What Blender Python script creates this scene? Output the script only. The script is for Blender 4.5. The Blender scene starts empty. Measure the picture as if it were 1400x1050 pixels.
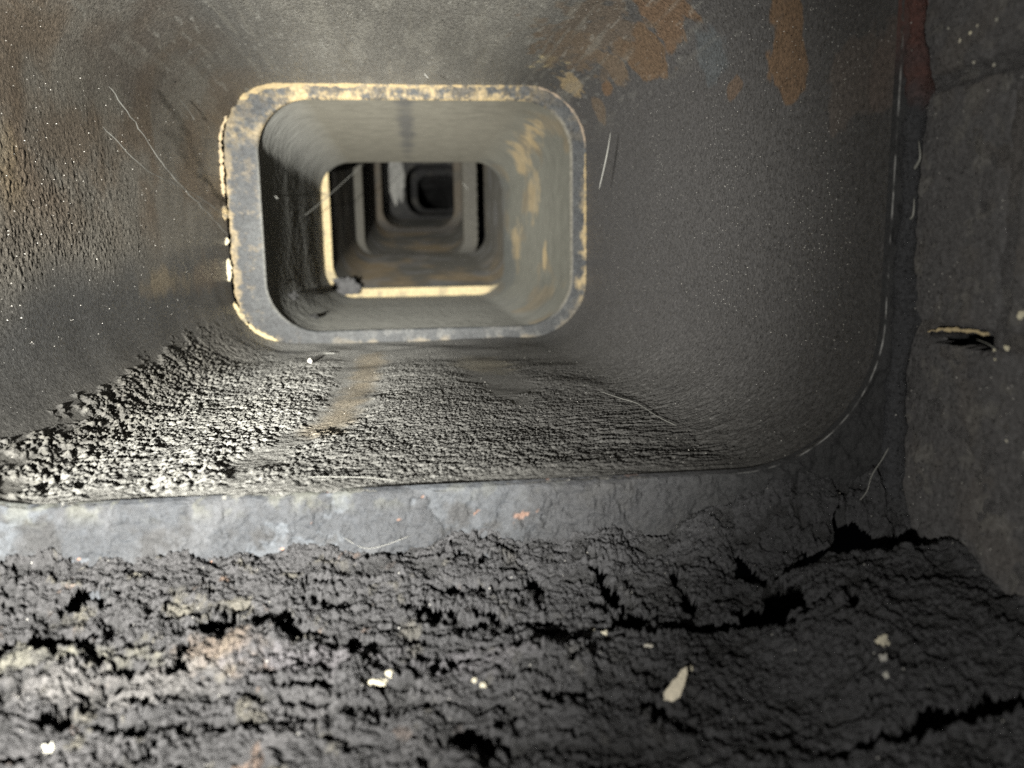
import bpy, math, random
import numpy as np
from mathutils import Matrix, Vector

# ------------------------------------------------------------------ camera
S = bpy.context.scene
COL = S.collection
F = 1100.0                                   # focal length in photo pixels (photo 1400 x 1050)
TH, PS, ROLL = math.radians(9.445), math.radians(7.054), math.radians(0.9)
R0 = Matrix.Rotation(ROLL, 3, 'Y') @ Matrix.Rotation(-PS, 3, 'Z') @ Matrix.Rotation(math.radians(90) - TH, 3, 'X')
RC = np.array(R0)
cd = bpy.data.cameras.new('camera')
cam = bpy.data.objects.new('camera', cd); COL.objects.link(cam)
cam.matrix_world = R0.to_4x4()
cd.sensor_width = 36.0; cd.lens = 36.0 * F / 1400.0
cd.clip_start = 0.01; cd.clip_end = 30
cd.dof.use_dof = True; cd.dof.focus_distance = 0.47; cd.dof.aperture_fstop = 8.5
S.camera = cam

# ------------------------------------------------------------------ world, light, exposure
w = bpy.data.worlds.new('World'); S.world = w; w.use_nodes = True
w.node_tree.nodes['Background'].inputs[0].default_value = (0.02, 0.022, 0.025, 1)
w.node_tree.nodes['Background'].inputs[1].default_value = 0.02
S.view_settings.view_transform = 'Standard'; S.view_settings.look = 'None'
S.view_settings.exposure = 0.0; S.view_settings.gamma = 1.0
S.cycles.max_bounces = 5; S.cycles.diffuse_bounces = 3; S.cycles.glossy_bounces = 2
S.cycles.use_adaptive_sampling = True; S.cycles.use_denoising = False
S.cycles.caustics_reflective = False; S.cycles.sample_clamp_direct = 4.0; S.cycles.sample_clamp_indirect = 1.0

LPOS = Vector((-0.148, -0.170, -0.024))
def lamp(name, kind, energy, radius, target=None, **kw):
    ld = bpy.data.lights.new(name, kind); ld.energy = energy; ld.shadow_soft_size = radius
    ld.color = (1.0, 0.975, 0.915)
    for k, v in kw.items(): setattr(ld, k, v)
    o = bpy.data.objects.new(name, ld); COL.objects.link(o); o.location = LPOS
    if target is not None:
        o.rotation_euler = (Vector(target) - LPOS).to_track_quat('-Z', 'Y').to_euler()
    return o
lamp('torch_beam', 'SPOT', 108.0, 0.007, (-0.065, 0.80, 0.025), spot_size=math.radians(60), spot_blend=1.0)
lamp('torch_core', 'SPOT', 165.0, 0.007, (-0.03, 1.1, 0.035), spot_size=math.radians(24), spot_blend=1.0)
lamp('torch_spill', 'POINT', 7.4, 0.007)

# ------------------------------------------------------------------ helpers
def ray(px, py):
    d = RC @ np.array([(px - 700.0) / F, -(py - 525.0) / F, -1.0])
    return d
def pix(px, py, Y):
    d = ray(px, py); return d * (Y / d[1])
def pixz(px, py, Z):
    d = ray(px, py); return d * (Z / d[2])
def pixx(px, py, X):
    d = ray(px, py); return d * (X / d[0])

rng = np.random.RandomState(7)
PERM = np.concatenate([rng.permutation(256)] * 3).astype(np.int32)
GR = rng.normal(size=(256, 3)); GR /= np.linalg.norm(GR, axis=1)[:, None]
GR = GR.astype(np.float32)
def noise(P, f, seed=0, st=(1, 1, 1)):
    """gradient noise, P (...,3) in metres, f cells per metre"""
    sh = P.shape[:-1]
    Q = (P.reshape(-1, 3) * (np.array(st) * f) + seed * 17.31 + 3.7).astype(np.float32)
    I = np.floor(Q); fr = Q - I; I = I.astype(np.int32) & 255
    u = fr * fr * fr * (fr * (fr * 6 - 15) + 10)
    out = np.zeros(len(Q), np.float32)
    for a in (0, 1):
        wx = u[:, 0] if a else 1 - u[:, 0]
        pa = PERM[(I[:, 0] + a)]
        for b in (0, 1):
            wy = u[:, 1] if b else 1 - u[:, 1]
            pb = PERM[pa + ((I[:, 1] + b) & 255)]
            for c in (0, 1):
                wz = u[:, 2] if c else 1 - u[:, 2]
                g = GR[PERM[pb + ((I[:, 2] + c) & 255)] & 255]
                out += wx * wy * wz * (g[:, 0] * (fr[:, 0] - a) + g[:, 1] * (fr[:, 1] - b) + g[:, 2] * (fr[:, 2] - c))
    return (out * 1.6).reshape(sh)
def fbm(P, f, n=4, seed=0, st=(1, 1, 1), g=0.5):
    o = 0; a = 1.0
    for i in range(n):
        o = o + a * noise(P, f * 2 ** i, seed + i, st); a *= g
    return o
def billow(P, f, n=3, seed=0, st=(1, 1, 1), g=0.5):
    o = 0; a = 1.0
    for i in range(n):
        o = o + a * np.abs(noise(P, f * 2 ** i, seed + i, st)); a *= g
    return o
def cells(X, Y, f, seed=0, warp=0.35):
    """distance between the nearest two scattered points: 0 in the cracks between grains, high in their middle"""
    P = np.stack([X, Y, np.zeros_like(X)], -1)
    U = X * f + warp * fbm(P, f * 0.9, 2, seed + 70); V = Y * f + warp * fbm(P, f * 0.9, 2, seed + 80)
    iu = np.floor(U).astype(np.int32); iv = np.floor(V).astype(np.int32)
    f1 = np.full(X.shape, 9.0, np.float32); f2 = f1.copy(); idn = np.zeros(X.shape, np.float32)
    for a in (-1, 0, 1):
        for b in (-1, 0, 1):
            h = PERM[(PERM[(iu + a + seed * 13) & 255] + iv + b) & 255]; h2 = PERM[(h + 77) & 255]; h3 = PERM[(h + 131) & 255]
            d = np.sqrt((iu + a + h / 255.0 - U) ** 2 + (iv + b + h2 / 255.0 - V) ** 2).astype(np.float32)
            m = d < f1; f2 = np.where(m, f1, np.minimum(f2, d)); idn = np.where(m, h3 / 255.0, idn); f1 = np.where(m, d, f1)
    return f2 - f1, idn
def ss(a, b, x):
    t = np.clip((x - a) / (b - a), 0, 1); return t * t * (3 - 2 * t)
def mix(a, b, m):
    return a + (np.asarray(b, np.float32) - a) * m[..., None]

def mesh_from(name, verts, faces, col=None, smooth=True):
    me = bpy.data.meshes.new(name)
    verts = np.asarray(verts, np.float32).reshape(-1, 3); faces = np.asarray(faces, np.int32)
    k = faces.shape[1]; n = len(faces)
    me.vertices.add(len(verts)); me.vertices.foreach_set('co', verts.ravel())
    me.loops.add(n * k); me.loops.foreach_set('vertex_index', faces.ravel())
    me.polygons.add(n); me.polygons.foreach_set('loop_start', np.arange(0, n * k, k, dtype=np.int32))
    me.polygons.foreach_set('loop_total', np.full(n, k, np.int32))
    me.polygons.foreach_set('use_smooth', np.full(n, smooth, bool))
    me.update(calc_edges=True)
    if col is not None:
        c = np.ones((len(verts), 4), np.float32); c[:, :3] = np.clip(col.reshape(-1, 3), 0, 1)
        at = me.color_attributes.new('Col', 'FLOAT_COLOR', 'POINT'); at.data.foreach_set('color', c.ravel())
    return me
def grid_faces(nu, nv, closed_u=False, flip=False):
    iu = np.arange(nu if closed_u else nu - 1); iv = np.arange(nv - 1)
    A, B = np.meshgrid(iu, iv, indexing='ij'); A2 = (A + 1) % nu
    f = np.stack([A * nv + B, A2 * nv + B, A2 * nv + B + 1, A * nv + B + 1], -1).reshape(-1, 4)
    return f[:, ::-1] if flip else f

def thing(name, label, cat, loc=(0, 0, 0), group=None):
    o = bpy.data.objects.new(name, None); COL.objects.link(o); o.location = loc
    o.empty_display_size = 0.02
    o['label'] = label; o['category'] = cat
    if group: o['group'] = group
    return o
def part(name, verts, faces, mat, parent=None, col=None, smooth=True, kind=None, label=None):
    v = np.asarray(verts, np.float32).reshape(-1, 3)
    if parent is not None:
        v = v - np.array(root_loc(parent), np.float32)
        off = None
    else:
        off = v.mean(0); off[2] = v[:, 2].min(); v = v - off
    me = mesh_from(name, v, faces, col, smooth); me.materials.append(mat)
    o = bpy.data.objects.new(name, me); COL.objects.link(o)
    if parent is not None: o.parent = parent
    else: o.location = off
    if kind: o['kind'] = kind
    if label: o['label'] = label
    return o
def root_loc(p):
    l = Vector(p.location)
    while p.parent is not None:
        p = p.parent; l = l + Vector(p.location)
    return l
def tag(o, label, cat, group=None):
    o['label'] = label; o['category'] = cat
    if group: o['group'] = group
    return o

# ------------------------------------------------------------------ materials
def soot_material(name, rough=0.62, spec=0.45, bump=0.25, bscale=900, var=0.45, vscale=160, fleck=0.0, glint=0.0):
    m = bpy.data.materials.new(name); m.use_nodes = True
    nt = m.node_tree; N = nt.nodes; L = nt.links
    b = N['Principled BSDF']
    at = N.new('ShaderNodeAttribute'); at.attribute_name = 'Col'
    tc = N.new('ShaderNodeTexCoord')
    n1 = N.new('ShaderNodeTexNoise'); n1.inputs['Scale'].default_value = vscale; n1.inputs['Detail'].default_value = 6
    n1.inputs['Roughness'].default_value = 0.7
    L.new(tc.outputs['Object'], n1.inputs['Vector'])
    mr = N.new('ShaderNodeMapRange'); mr.inputs['From Min'].default_value = 0.25; mr.inputs['From Max'].default_value = 0.75
    mr.inputs['To Min'].default_value = 1 - var; mr.inputs['To Max'].default_value = 1 + var
    L.new(n1.outputs['Fac'], mr.inputs['Value'])
    mul = N.new('ShaderNodeVectorMath'); mul.operation = 'SCALE'
    L.new(at.outputs['Color'], mul.inputs[0]); L.new(mr.outputs['Result'], mul.inputs['Scale'])
    last = mul.outputs['Vector']
    if fleck > 0:
        v = N.new('ShaderNodeTexVoronoi'); v.inputs['Scale'].default_value = 420
        L.new(tc.outputs['Object'], v.inputs['Vector'])
        lt = N.new('ShaderNodeMapRange'); lt.inputs['From Min'].default_value = 0.16; lt.inputs['From Max'].default_value = 0.08
        L.new(v.outputs['Distance'], lt.inputs['Value'])
        sx = N.new('ShaderNodeSeparateColor'); L.new(v.outputs['Color'], sx.inputs[0])
        gt = N.new('ShaderNodeMath'); gt.operation = 'GREATER_THAN'; gt.inputs[1].default_value = 1 - fleck
        L.new(sx.outputs[0], gt.inputs[0])
        mm = N.new('ShaderNodeMath'); mm.operation = 'MULTIPLY'; L.new(lt.outputs['Result'], mm.inputs[0]); L.new(gt.outputs[0], mm.inputs[1])
        mc = N.new('ShaderNodeMix'); mc.data_type = 'RGBA'
        L.new(mm.outputs[0], mc.inputs[0]); L.new(last, mc.inputs[6]); mc.inputs[7].default_value = (0.42, 0.41, 0.38, 1)
        last = mc.outputs[2]
    L.new(last, b.inputs['Base Color'])
    b.inputs['Specular IOR Level'].default_value = spec
    b.inputs['Diffuse Roughness'].default_value = 1.0
    n2 = N.new('ShaderNodeTexNoise'); n2.inputs['Scale'].default_value = bscale; n2.inputs['Detail'].default_value = 5
    n2.inputs['Roughness'].default_value = 0.65
    L.new(tc.outputs['Object'], n2.inputs['Vector'])
    r2 = N.new('ShaderNodeMapRange'); r2.inputs['To Min'].default_value = rough - 0.18; r2.inputs['To Max'].default_value = rough + 0.18
    L.new(n2.outputs['Fac'], r2.inputs['Value']); L.new(r2.outputs['Result'], b.inputs['Roughness'])
    if glint > 0:
        g = N.new('ShaderNodeTexVoronoi'); g.inputs['Scale'].default_value = 1300
        L.new(tc.outputs['Object'], g.inputs['Vector'])
        gs = N.new('ShaderNodeSeparateColor'); L.new(g.outputs['Color'], gs.inputs[0])
        gg = N.new('ShaderNodeMath'); gg.operation = 'GREATER_THAN'; gg.inputs[1].default_value = 1 - glint; L.new(gs.outputs[1], gg.inputs[0])
        gr = N.new('ShaderNodeMix'); gr.data_type = 'FLOAT'; L.new(gg.outputs[0], gr.inputs[0]); L.new(r2.outputs['Result'], gr.inputs[2]); gr.inputs[3].default_value = 0.16
        L.new(gr.outputs[0], b.inputs['Roughness'])
        # each crystal face tilts its own way
        gn = N.new('ShaderNodeVectorMath'); gn.operation = 'SUBTRACT'; L.new(g.outputs['Color'], gn.inputs[0]); gn.inputs[1].default_value = (.5, .5, .5)
        gm = N.new('ShaderNodeVectorMath'); gm.operation = 'SCALE'; L.new(gn.outputs[0], gm.inputs[0])
        gk = N.new('ShaderNodeMath'); gk.operation = 'MULTIPLY'; L.new(gg.outputs[0], gk.inputs[0]); gk.inputs[1].default_value = 0.9; L.new(gk.outputs[0], gm.inputs['Scale'])
    bp = N.new('ShaderNodeBump'); bp.inputs['Strength'].default_value = bump; bp.inputs['Distance'].default_value = 0.0012
    L.new(n2.outputs['Fac'], bp.inputs['Height'])
    if glint > 0:
        ad = N.new('ShaderNodeVectorMath'); ad.operation = 'ADD'; L.new(bp.outputs['Normal'], ad.inputs[0]); L.new(gm.outputs[0], ad.inputs[1])
        nn = N.new('ShaderNodeVectorMath'); nn.operation = 'NORMALIZE'; L.new(ad.outputs[0], nn.inputs[0]); L.new(nn.outputs[0], b.inputs['Normal'])
    else: L.new(bp.outputs['Normal'], b.inputs['Normal'])
    return m
M_soot = soot_material('soot_on_clay', 0.58, 0.5, 0.9, 800, 0.75, 420, fleck=0.11, glint=0.10)
M_deep = soot_material('thin_soot', 0.66, 0.4, 0.15, 300, 0.22, 40)
M_rim = soot_material('clay_rim', 0.60, 0.5, 1.0, 600, 0.6, 300)
M_crust = soot_material('creosote_crust', 0.55, 0.5, 1.3, 1000, 0.8, 600, fleck=0.05, glint=0.05)
M_brick = soot_material('sooty_brick', 0.50, 0.5, 0.7, 900, 0.6, 500, fleck=0.09, glint=0.08)
M_mortar = soot_material('pale_mortar', 0.8, 0.3, 0.6, 900, 0.3, 500)
def plain(name, c, rough=0.5, spec=0.5):
    m = bpy.data.materials.new(name); m.use_nodes = True; nt = m.node_tree
    b = nt.nodes['Principled BSDF']; b.inputs['Roughness'].default_value = rough
    b.inputs['Specular IOR Level'].default_value = spec
    n = nt.nodes.new('ShaderNodeTexNoise'); n.inputs['Scale'].default_value = 900
    r = nt.nodes.new('ShaderNodeMix'); r.data_type = 'RGBA'
    r.inputs[6].default_value = tuple(x * 0.75 for x in c) + (1,); r.inputs[7].default_value = tuple(min(1, x * 1.2) for x in c) + (1,)
    nt.links.new(n.outputs['Fac'], r.inputs[0]); nt.links.new(r.outputs[2], b.inputs['Base Color'])
    return m
M_web = plain('cobweb', (0.22, 0.22, 0.20), 0.5)
M_fleck = plain('ash_fleck', (0.68, 0.66, 0.60), 0.35, 0.8)

# palette (surface colours)
SOOT = (0.052, 0.051, 0.048); DARK = (0.028, 0.028, 0.028); GREY = (0.100, 0.100, 0.092)
BROWN = (0.095, 0.072, 0.050); RUST = (0.098, 0.063, 0.038); TAN = (0.24, 0.185, 0.105)
CREAM = (0.30, 0.235, 0.13); ASH = (0.20, 0.205, 0.205); PALE = (0.30, 0.30, 0.27)

# ------------------------------------------------------------------ flue tiles
# a section is (left, right, bottom, top, corner radius) in metres
def seg_counts(n): return n                       # bottom, BR, right, TR, top, TL, left, BL
def section(rect, n):
    l, r, b, t, R = rect
    xs, zs, nx, nz = [], [], [], []
    def edge(x0, z0, x1, z1, k, ax, az):
        f = np.arange(k) / k
        xs.append(x0 + (x1 - x0) * f); zs.append(z0 + (z1 - z0) * f); nx.append(np.full(k, ax)); nz.append(np.full(k, az))
    def arc(cx, cz, a0, k):
        a = a0 + (np.arange(k) / k) * math.pi / 2
        xs.append(cx + R * np.cos(a)); zs.append(cz + R * np.sin(a)); nx.append(-np.cos(a)); nz.append(-np.sin(a))
    edge(l + R, b, r - R, b, n[0], 0, 1); arc(r - R, b + R, -math.pi / 2, n[1])
    edge(r, b + R, r, t - R, n[2], -1, 0); arc(r - R, t - R, 0, n[3])
    edge(r - R, t, l + R, t, n[4], 0, -1); arc(l + R, t - R, math.pi / 2, n[5])
    edge(l, t - R, l, b + R, n[6], 1, 0); arc(l + R, b + R, math.pi, n[7])
    return [np.concatenate(a) for a in (xs, zs, nx, nz)]
def sweep(r0, r1, y0, y1, v, n):
    """points and inward normals between two sections; v in 0..1 along the tile"""
    a = section(r0, n); b = section(r1, n)
    V = v[None, :]
    X = a[0][:, None] * (1 - V) + b[0][:, None] * V; Z = a[1][:, None] * (1 - V) + b[1][:, None] * V
    NX = a[2][:, None] * (1 - V) + b[2][:, None] * V; NZ = a[3][:, None] * (1 - V) + b[3][:, None] * V
    Y = np.broadcast_to(y0 + (y1 - y0) * V, X.shape)
    return np.stack([X, Y, Z], -1), np.stack([NX, np.zeros_like(NX), NZ], -1)
def rim_mesh(rect, y, thick, n, rows, disp, colf, out_noise=0.0, outer=None):
    """front face of a tile: from its inner edge outwards, with a worn rounded inner arris"""
    s = section(rect, n)
    prof = [(-0.0010, 0.0032), (-0.0005, 0.0016), (-0.0002, 0.0008), (0.0001, 0.0003), (0.0004, 0.0001), (0.0010, 0.0)]
    o = np.array([p[0] for p in prof] + list(0.0014 + (thick - 0.0014) * (np.arange(1, rows + 1) / rows)))
    d = np.array([p[1] for p in prof] + [0.0] * rows)
    X = s[0][:, None] - s[2][:, None] * o; Z = s[1][:, None] - s[3][:, None] * o
    if outer is not None:
        so = section(outer, n); fo = np.clip((o - 0.0014) / (thick - 0.0014), 0, 1)[None, :]
        X0 = (s[0] - s[2] * 0.0014)[:, None]; Z0 = (s[1] - s[3] * 0.0014)[:, None]
        X = np.where(fo > 0, X0 + (so[0][:, None] - X0) * fo, X); Z = np.where(fo > 0, Z0 + (so[1][:, None] - Z0) * fo, Z)
    P = np.stack([X, np.full_like(X, y) + d, Z], -1)
    wgt = ss(0, 0.002, o)[None, :]
    if out_noise:
        k = ss(thick * 0.6, thick, o)[None, :] * out_noise * (fbm(P, 120, 3, 40) )
        P[..., 0] -= s[2][:, None] * k; P[..., 2] -= s[3][:, None] * k
    P[..., 1] += disp(P) * wgt
    # outer face runs back a little, so that the wall of the tile has its thickness
    B = P[:, -1:, :].copy(); B[..., 1] += 0.03
    c = colf(P, o[None, :] / thick, s)
    c = np.concatenate([c, c[:, -1:, :]], 1)
    P = np.concatenate([P, B], 1)
    return P, c

def rect_px(L, Rr, T, B, Y, R, mx=560, my=300):
    """opening measured in the photo at depth Y -> section in metres"""
    return (pix(L, my, Y)[0], pix(Rr, my, Y)[0], pix(mx, B, Y)[2], pix(mx, T, Y)[2], R)

Y1, Y2, Y3 = 0.33, 0.90, 1.54
bigend = rect_px(307, 801, 116, 466, Y2, 0.066)
t2 = rect_px(357, 781, 135, 451, Y2, 0.056)

def blob(col, P, c, rad, color, strength=1.0, seed=0, nf=60, na=0.6, soft=0.25, st=(1, 1, 1)):
    D = (P - np.asarray(c)) / np.asarray(rad)
    d = np.sqrt((D ** 2).sum(-1))
    near = d < 2.5
    m = np.zeros(d.shape, np.float32)
    if near.any():
        q = P[near]
        m[near] = ss(1 + soft, 1 - soft, d[near] + na * fbm(q, nf, 4, seed, st))
    return mix(col, color, m * strength)

# ---- nearest tile: textured crust on its floor and left wall
def tile1():
    root = thing('flue_tile', 'nearest clay flue tile, crusted soot on its floor and rust streaks up its right wall', 'flue tile', (0, Y1, bigend[2]), 'clay flue tiles')
    n = (400, 120, 150, 70, 150, 70, 210, 150)
    nv = 430
    q = np.linspace(0, 1, nv)
    Yu = Y1 + (Y2 + 0.012 - Y1) * q; Yi = 1 / (1 / Y1 + (1 / (Y2 + 0.012) - 1 / Y1) * q)
    v = ((Yu * 0.45 + Yi * 0.55) - Y1) / (Y2 + 0.012 - Y1)
    bigfront = (bigend[0] - 0.022, bigend[1] + 0.0105, bigend[2], bigend[3], bigend[4])
    P, Nn = sweep(bigfront, bigend, Y1, Y2 + 0.012, v, n)
    x, y, z = P[..., 0], P[..., 1], P[..., 2]
    fl = np.clip(Nn[..., 2], 0, 1); lw = np.clip(Nn[..., 0], 0, 1); rw = np.clip(-Nn[..., 0], 0, 1); ce = np.clip(-Nn[..., 2], 0, 1)
    big = fbm(P, 9, 3, 1)
    h = (0.0006 + 0.0012 * fl) * fbm(P, 14, 2, 2)
    # floor crust
    farfade = ss(0.84, 0.60, y + 0.06 * big) * 0.85 + 0.15
    def seg(a, b):
        a = pixz(*a, bigend[2])[:2]; b = pixz(*b, bigend[2])[:2]; L = b - a
        t = np.clip(((x - a[0]) * L[0] + (y - a[1]) * L[1]) / (L @ L), 0, 1)
        return np.abs(x - (a[0] + t * L[0])) + 0.25 * np.abs(y - (a[1] + t * L[1]))
    wv = 0.010 * fbm(P, 40, 3, 17)
    smooth = np.maximum(0.95 * ss(0.026, 0.010, seg((505, 478), (470, 560)) + wv), 0.75 * ss(0.014, 0.005, seg((470, 560), (330, 648)) + wv))
    smooth = np.maximum(smooth, 0.9 * ss(0.03, 0.012, seg((640, 480), (690, 530)) + wv))
    rightg = ss(0.03, 0.13, x)
    edge = ss(0.335, 0.355, y)
    crn = ss(0.0045, -0.0045, z - (bigend[2] + 0.007 + 0.060 * (y - 0.4) + 0.012 * fbm(P, 60, 5, 19, g=.65)))
    left_c = ss(-0.10, -0.15, x)
    A = np.maximum(np.clip(fl * 1.25, 0, 1) * (1 - left_c), left_c * crn) * farfade * (1 - smooth) * (0.35 + 0.65 * edge)
    lumps = billow(P, 270, 3, 5, (1, 0.8, 1), 0.6)
    fine = billow(P, 420, 2, 9, (1, .7, 1))
    groove = billow(P, 120, 2, 13, (0.28, 2.0, 1.0))
    coarse = ss(-0.02, -0.14, x)
    pit = ss(0.16, 0.34, fbm(P, 150, 3, 21, (0.8, 1.0, 1)))
    S_ = np.concatenate([[0], np.cumsum(np.hypot(np.diff(P[:, 0, 0]), np.diff(P[:, 0, 2])))])[:, None] + 0 * y
    g1, gid = cells(S_, y, 300, 3, 0.5); g2, _ = cells(S_, y, 190, 5, 0.6)
    grain = ss(0.02, 0.30, g1) * (0.55 + 0.6 * gid); grain2 = 0.75 * ss(0.02, 0.35, g2)
    g3, gid3 = cells(S_, y, 520, 9, 0.5); mid = ss(-0.13, -0.02, x)
    grain = grain * (1 - 0.75 * mid) + 0.95 * mid * ss(0.02, 0.35, g3) * (0.6 + 0.6 * gid3); fine = fine * (1 - 0.4 * mid); lumps = lumps * (1 - 0.45 * mid)
    hf = 0.0013 * grain * (1 - 0.5 * rightg) + 0.0018 * coarse * grain2 + (0.0010 + 0.0010 * coarse) * lumps * (1 - 0.6 * rightg) + 0.0008 * fine + 0.0024 * groove * rightg * ss(0.62, 0.45, y) - 0.0026 * pit * (1 - 0.7 * mid)
    amp = 1 - 0.45 * ss(0.10, 0.19, x)
    h = h + 0.82 * A * amp * hf
    # left wall: vertical runs of crust, smooth band low down, lumps again in the corner
    band = ss(0.035, -0.01, np.abs(z + 0.045 + 0.018 * big - 0.10 * (y - .6)) - 0.022)
    up = ss(0.11, 0.00, z + 0.03 * big)
    runs = billow(P, 420, 3, 31, (1, 0.9, 0.45), .65) + 0.35 * ss(0.25, 0.5, noise(P, 330, 36, (1, 1, .6)))
    h = h + lw * (1 - fl) * (1 - band * 0.92) * (0.25 + 0.75 * up) * 0.0007 * runs * ss(0.78, 0.58, y + 0.1 * big)
    # right wall and ceiling: fine grain
    h = h + (rw + ce) * (0.00022 * fbm(P, 500, 2, 41))
    # front arris is chipped
    ar = np.exp(-((y - Y1) / 0.004) ** 2)
    h = h - ar * (0.0002 + 0.0022 * np.clip(fbm(P, 90, 3, 51), 0, 1))
    # colours
    col = np.zeros(P.shape, np.float32) + np.array(SOOT, np.float32)
    col = mix(col, (0.150, 0.149, 0.138), fl * ss(0.10, -0.06, x))
    col = mix(col, (0.13, 0.126, 0.112), ce * ss(-0.19, -0.06, x) * ss(0.16, 0.07, x))
    col = mix(col, (0.135, 0.125, 0.105), lw * 0.85)
    col = mix(col, BROWN, lw * ss(-0.2, 0.5, fbm(P, 12, 4, 61)) * ss(-0.02, 0.05, z) * 0.8)
    col = mix(col, (0.17, 0.165, 0.145), ce * ss(0.0, 0.5, fbm(P, 26, 4, 63, (2, 0.5, 1))) * ss(0.14, 0.05, x) * ss(-.12, -.04, x) * 0.8)
    col = mix(col, (0.054, 0.0525, 0.052), rw * 0.95)
    col = mix(col, (0.058, 0.058, 0.056), band * lw * ss(-0.2, 0.05, 0.1 - z))
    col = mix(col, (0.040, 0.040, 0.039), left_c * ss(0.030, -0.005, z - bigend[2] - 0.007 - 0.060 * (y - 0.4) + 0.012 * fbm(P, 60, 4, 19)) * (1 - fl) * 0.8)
    wr = bigend[1]; zt = bigend[3]; wl = bigend[0]
    # rust streaks on the right wall
    def R(px, py): return pixx(px, py, wr)
    b = lambda px, py, ry, rz, c, s, sd, **k: blob(col, P, R(px, py), (0.03, ry, rz), c, s, sd, **k)
    for (px, py, ry, rz, c, s, sd) in [(1058, 30, 0.022, 0.034, RUST, 1.0, 70), (1060, 92, 0.016, 0.014, RUST, 0.95, 71),
                                       (990, 120, 0.011, 0.006, RUST, 0.6, 72), (945, 15, 0.040, 0.022, RUST, 0.9, 73),
                                       (900, 60, 0.045, 0.020, (0.088, 0.06, 0.038), 1.0, 74), (865, 92, 0.04, 0.016, BROWN, 0.9, 75),
                                       (1150, 110, 0.028, 0.018, (0.085, 0.07, 0.06), 0.6, 76), (1190, 70, 0.012, 0.03, (0.09, 0.07, 0.06), 0.6, 77),
                                       (845, 120, 0.016, 0.007, RUST, 0.9, 78), (825, 150, 0.02, 0.012, BROWN, 0.8, 79)]:
        col = b(px, py, ry, rz, c, s, sd, nf=30, na=0.75, soft=0.10)
    col = blob(col, P, R(965, 75), (0.03, 0.022, 0.016), (0.062, 0.070, 0.074), 0.7, 80)
    # top right corner: brown and cream scuffs near the joint
    for (px, py, r, c, s, sd) in [(748, 102, .016, (0.30, 0.25, 0.14), 0.9, 81), (780, 118, .014, TAN, 0.8, 82), (770, 85, .03, BROWN, 0.8, 83), (800, 60, .04, BROWN, .6, 84)]:
        d = ray(px, py); p = d * ((zt - 0.012) / d[2]); p = p if p[0] < wr else R(px, py)
        col = blob(col, P, p, (r * 0.9, r * 2.2, r * 0.7), c, s, sd, nf=90, na=0.8, soft=0.2, st=(1, .5, 1))
    # left wall brown stains
    def Lw(px, py): return pixx(px, py, wl)
    for (px, py, ry, rz, c, s, sd) in [(120, 190, 0.06, 0.025, BROWN, 0.8, 90), (240, 385, 0.05, 0.010, TAN, 0.45, 91), (190, 95, 0.08, 0.025, (.06, .05, .042), .7, 92),
                                       (30, 215, 0.03, 0.02, TAN, 0.4, 93), (290, 375, 0.05, 0.014, BROWN, 0.8, 94)]:
        col = blob(col, P, Lw(px, py), (0.05, ry, rz), c, s * .8, sd, nf=40, na=0.7, soft=0.6)
    # floor: tan rubbed streak
    def Fl(px, py): return pixz(px, py, bigend[2])
    for (px, py, rx, ry, sd) in [(508, 492, .012, .05, 100), (500, 512, .010, .05, 105), (490, 532, .010, .03, 101), (476, 552, .010, .03, 106), (462, 572, .012, .02, 102), (440, 590, .012, .02, 107), (660, 498, .02, .05, 103)]:
        col = blob(col, P, Fl(px, py), (rx, ry, 0.03), TAN if sd != 103 else (0.15, 0.13, 0.085), 0.36, sd, nf=60, na=0.5, soft=0.6)
    col = mix(col, (0.15, 0.145, 0.125), ce * ss(0.1, 0.6, fbm(P, 60, 3, 68, (2.5, 0.12, 1))) * 0.5)
    # tiny scratches on the ceiling
    col = mix(col, PALE, ce * ss(0.55, 0.62, fbm(P, 110, 2, 66, (2.5, 0.3, 1))) * 0.25)
    # crust colour: darker between the lumps, lighter on their tops
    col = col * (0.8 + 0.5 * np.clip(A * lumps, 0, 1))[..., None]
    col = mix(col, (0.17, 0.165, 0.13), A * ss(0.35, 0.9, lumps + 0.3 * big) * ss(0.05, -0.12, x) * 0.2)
    P = P + Nn * h[..., None]
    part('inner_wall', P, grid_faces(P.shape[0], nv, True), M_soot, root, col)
    # front face
    def disp(Q): return 0.0016 * fbm(Q, 60, 5, 3, g=.6) - 0.0010 * billow(Q, 260, 3, 8, g=.7) + 0.0012 * ss(0.1, 0.5, fbm(Q, 70, 3, 18)) - (0.0014 * billow(Q, 420, 2, 28) + 0.0006) * (1 - ss(0.02, 0.07, fbm(Q, 26, 5, 91, g=.6)))
    def colf(Q, o, s):
        c = np.zeros(Q.shape, np.float32) + np.array((0.019, 0.0195, 0.021), np.float32)
        lft = ss(0.10, -0.06, Q[..., 0]) * ss(-0.05, -0.09, Q[..., 2])
        c = mix(c, (0.033, 0.036, 0.040), lft * 0.85)
        c = mix(c, (0.055, 0.057, 0.060), lft * ss(-0.1, 0.5, fbm(Q, 35, 4, 12)) * 0.8)
        scr = ss(0.02, 0.07, fbm(Q, 26, 5, 91, g=.6)) * lft
        c = mix(c, (0.058, 0.064, 0.071), scr * 0.9)
        c = mix(c, (0.024, 0.024, 0.024), ss(0.05, 0.5, fbm(Q, 38, 5, 17, g=.62)) * 0.85)
        c = mix(c, (0.11, 0.11, 0.08), lft * ss(0.25, 0.0, o) * ss(0.0, 0.4, fbm(Q, 90, 4, 19)) * 0.35)
        c = mix(c, (0.30, 0.16, 0.10), ss(0.75, 0.85, fbm(Q, 85, 4, 14)) * ss(0.15, -0.1, Q[..., 0]) * 0.9)
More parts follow.
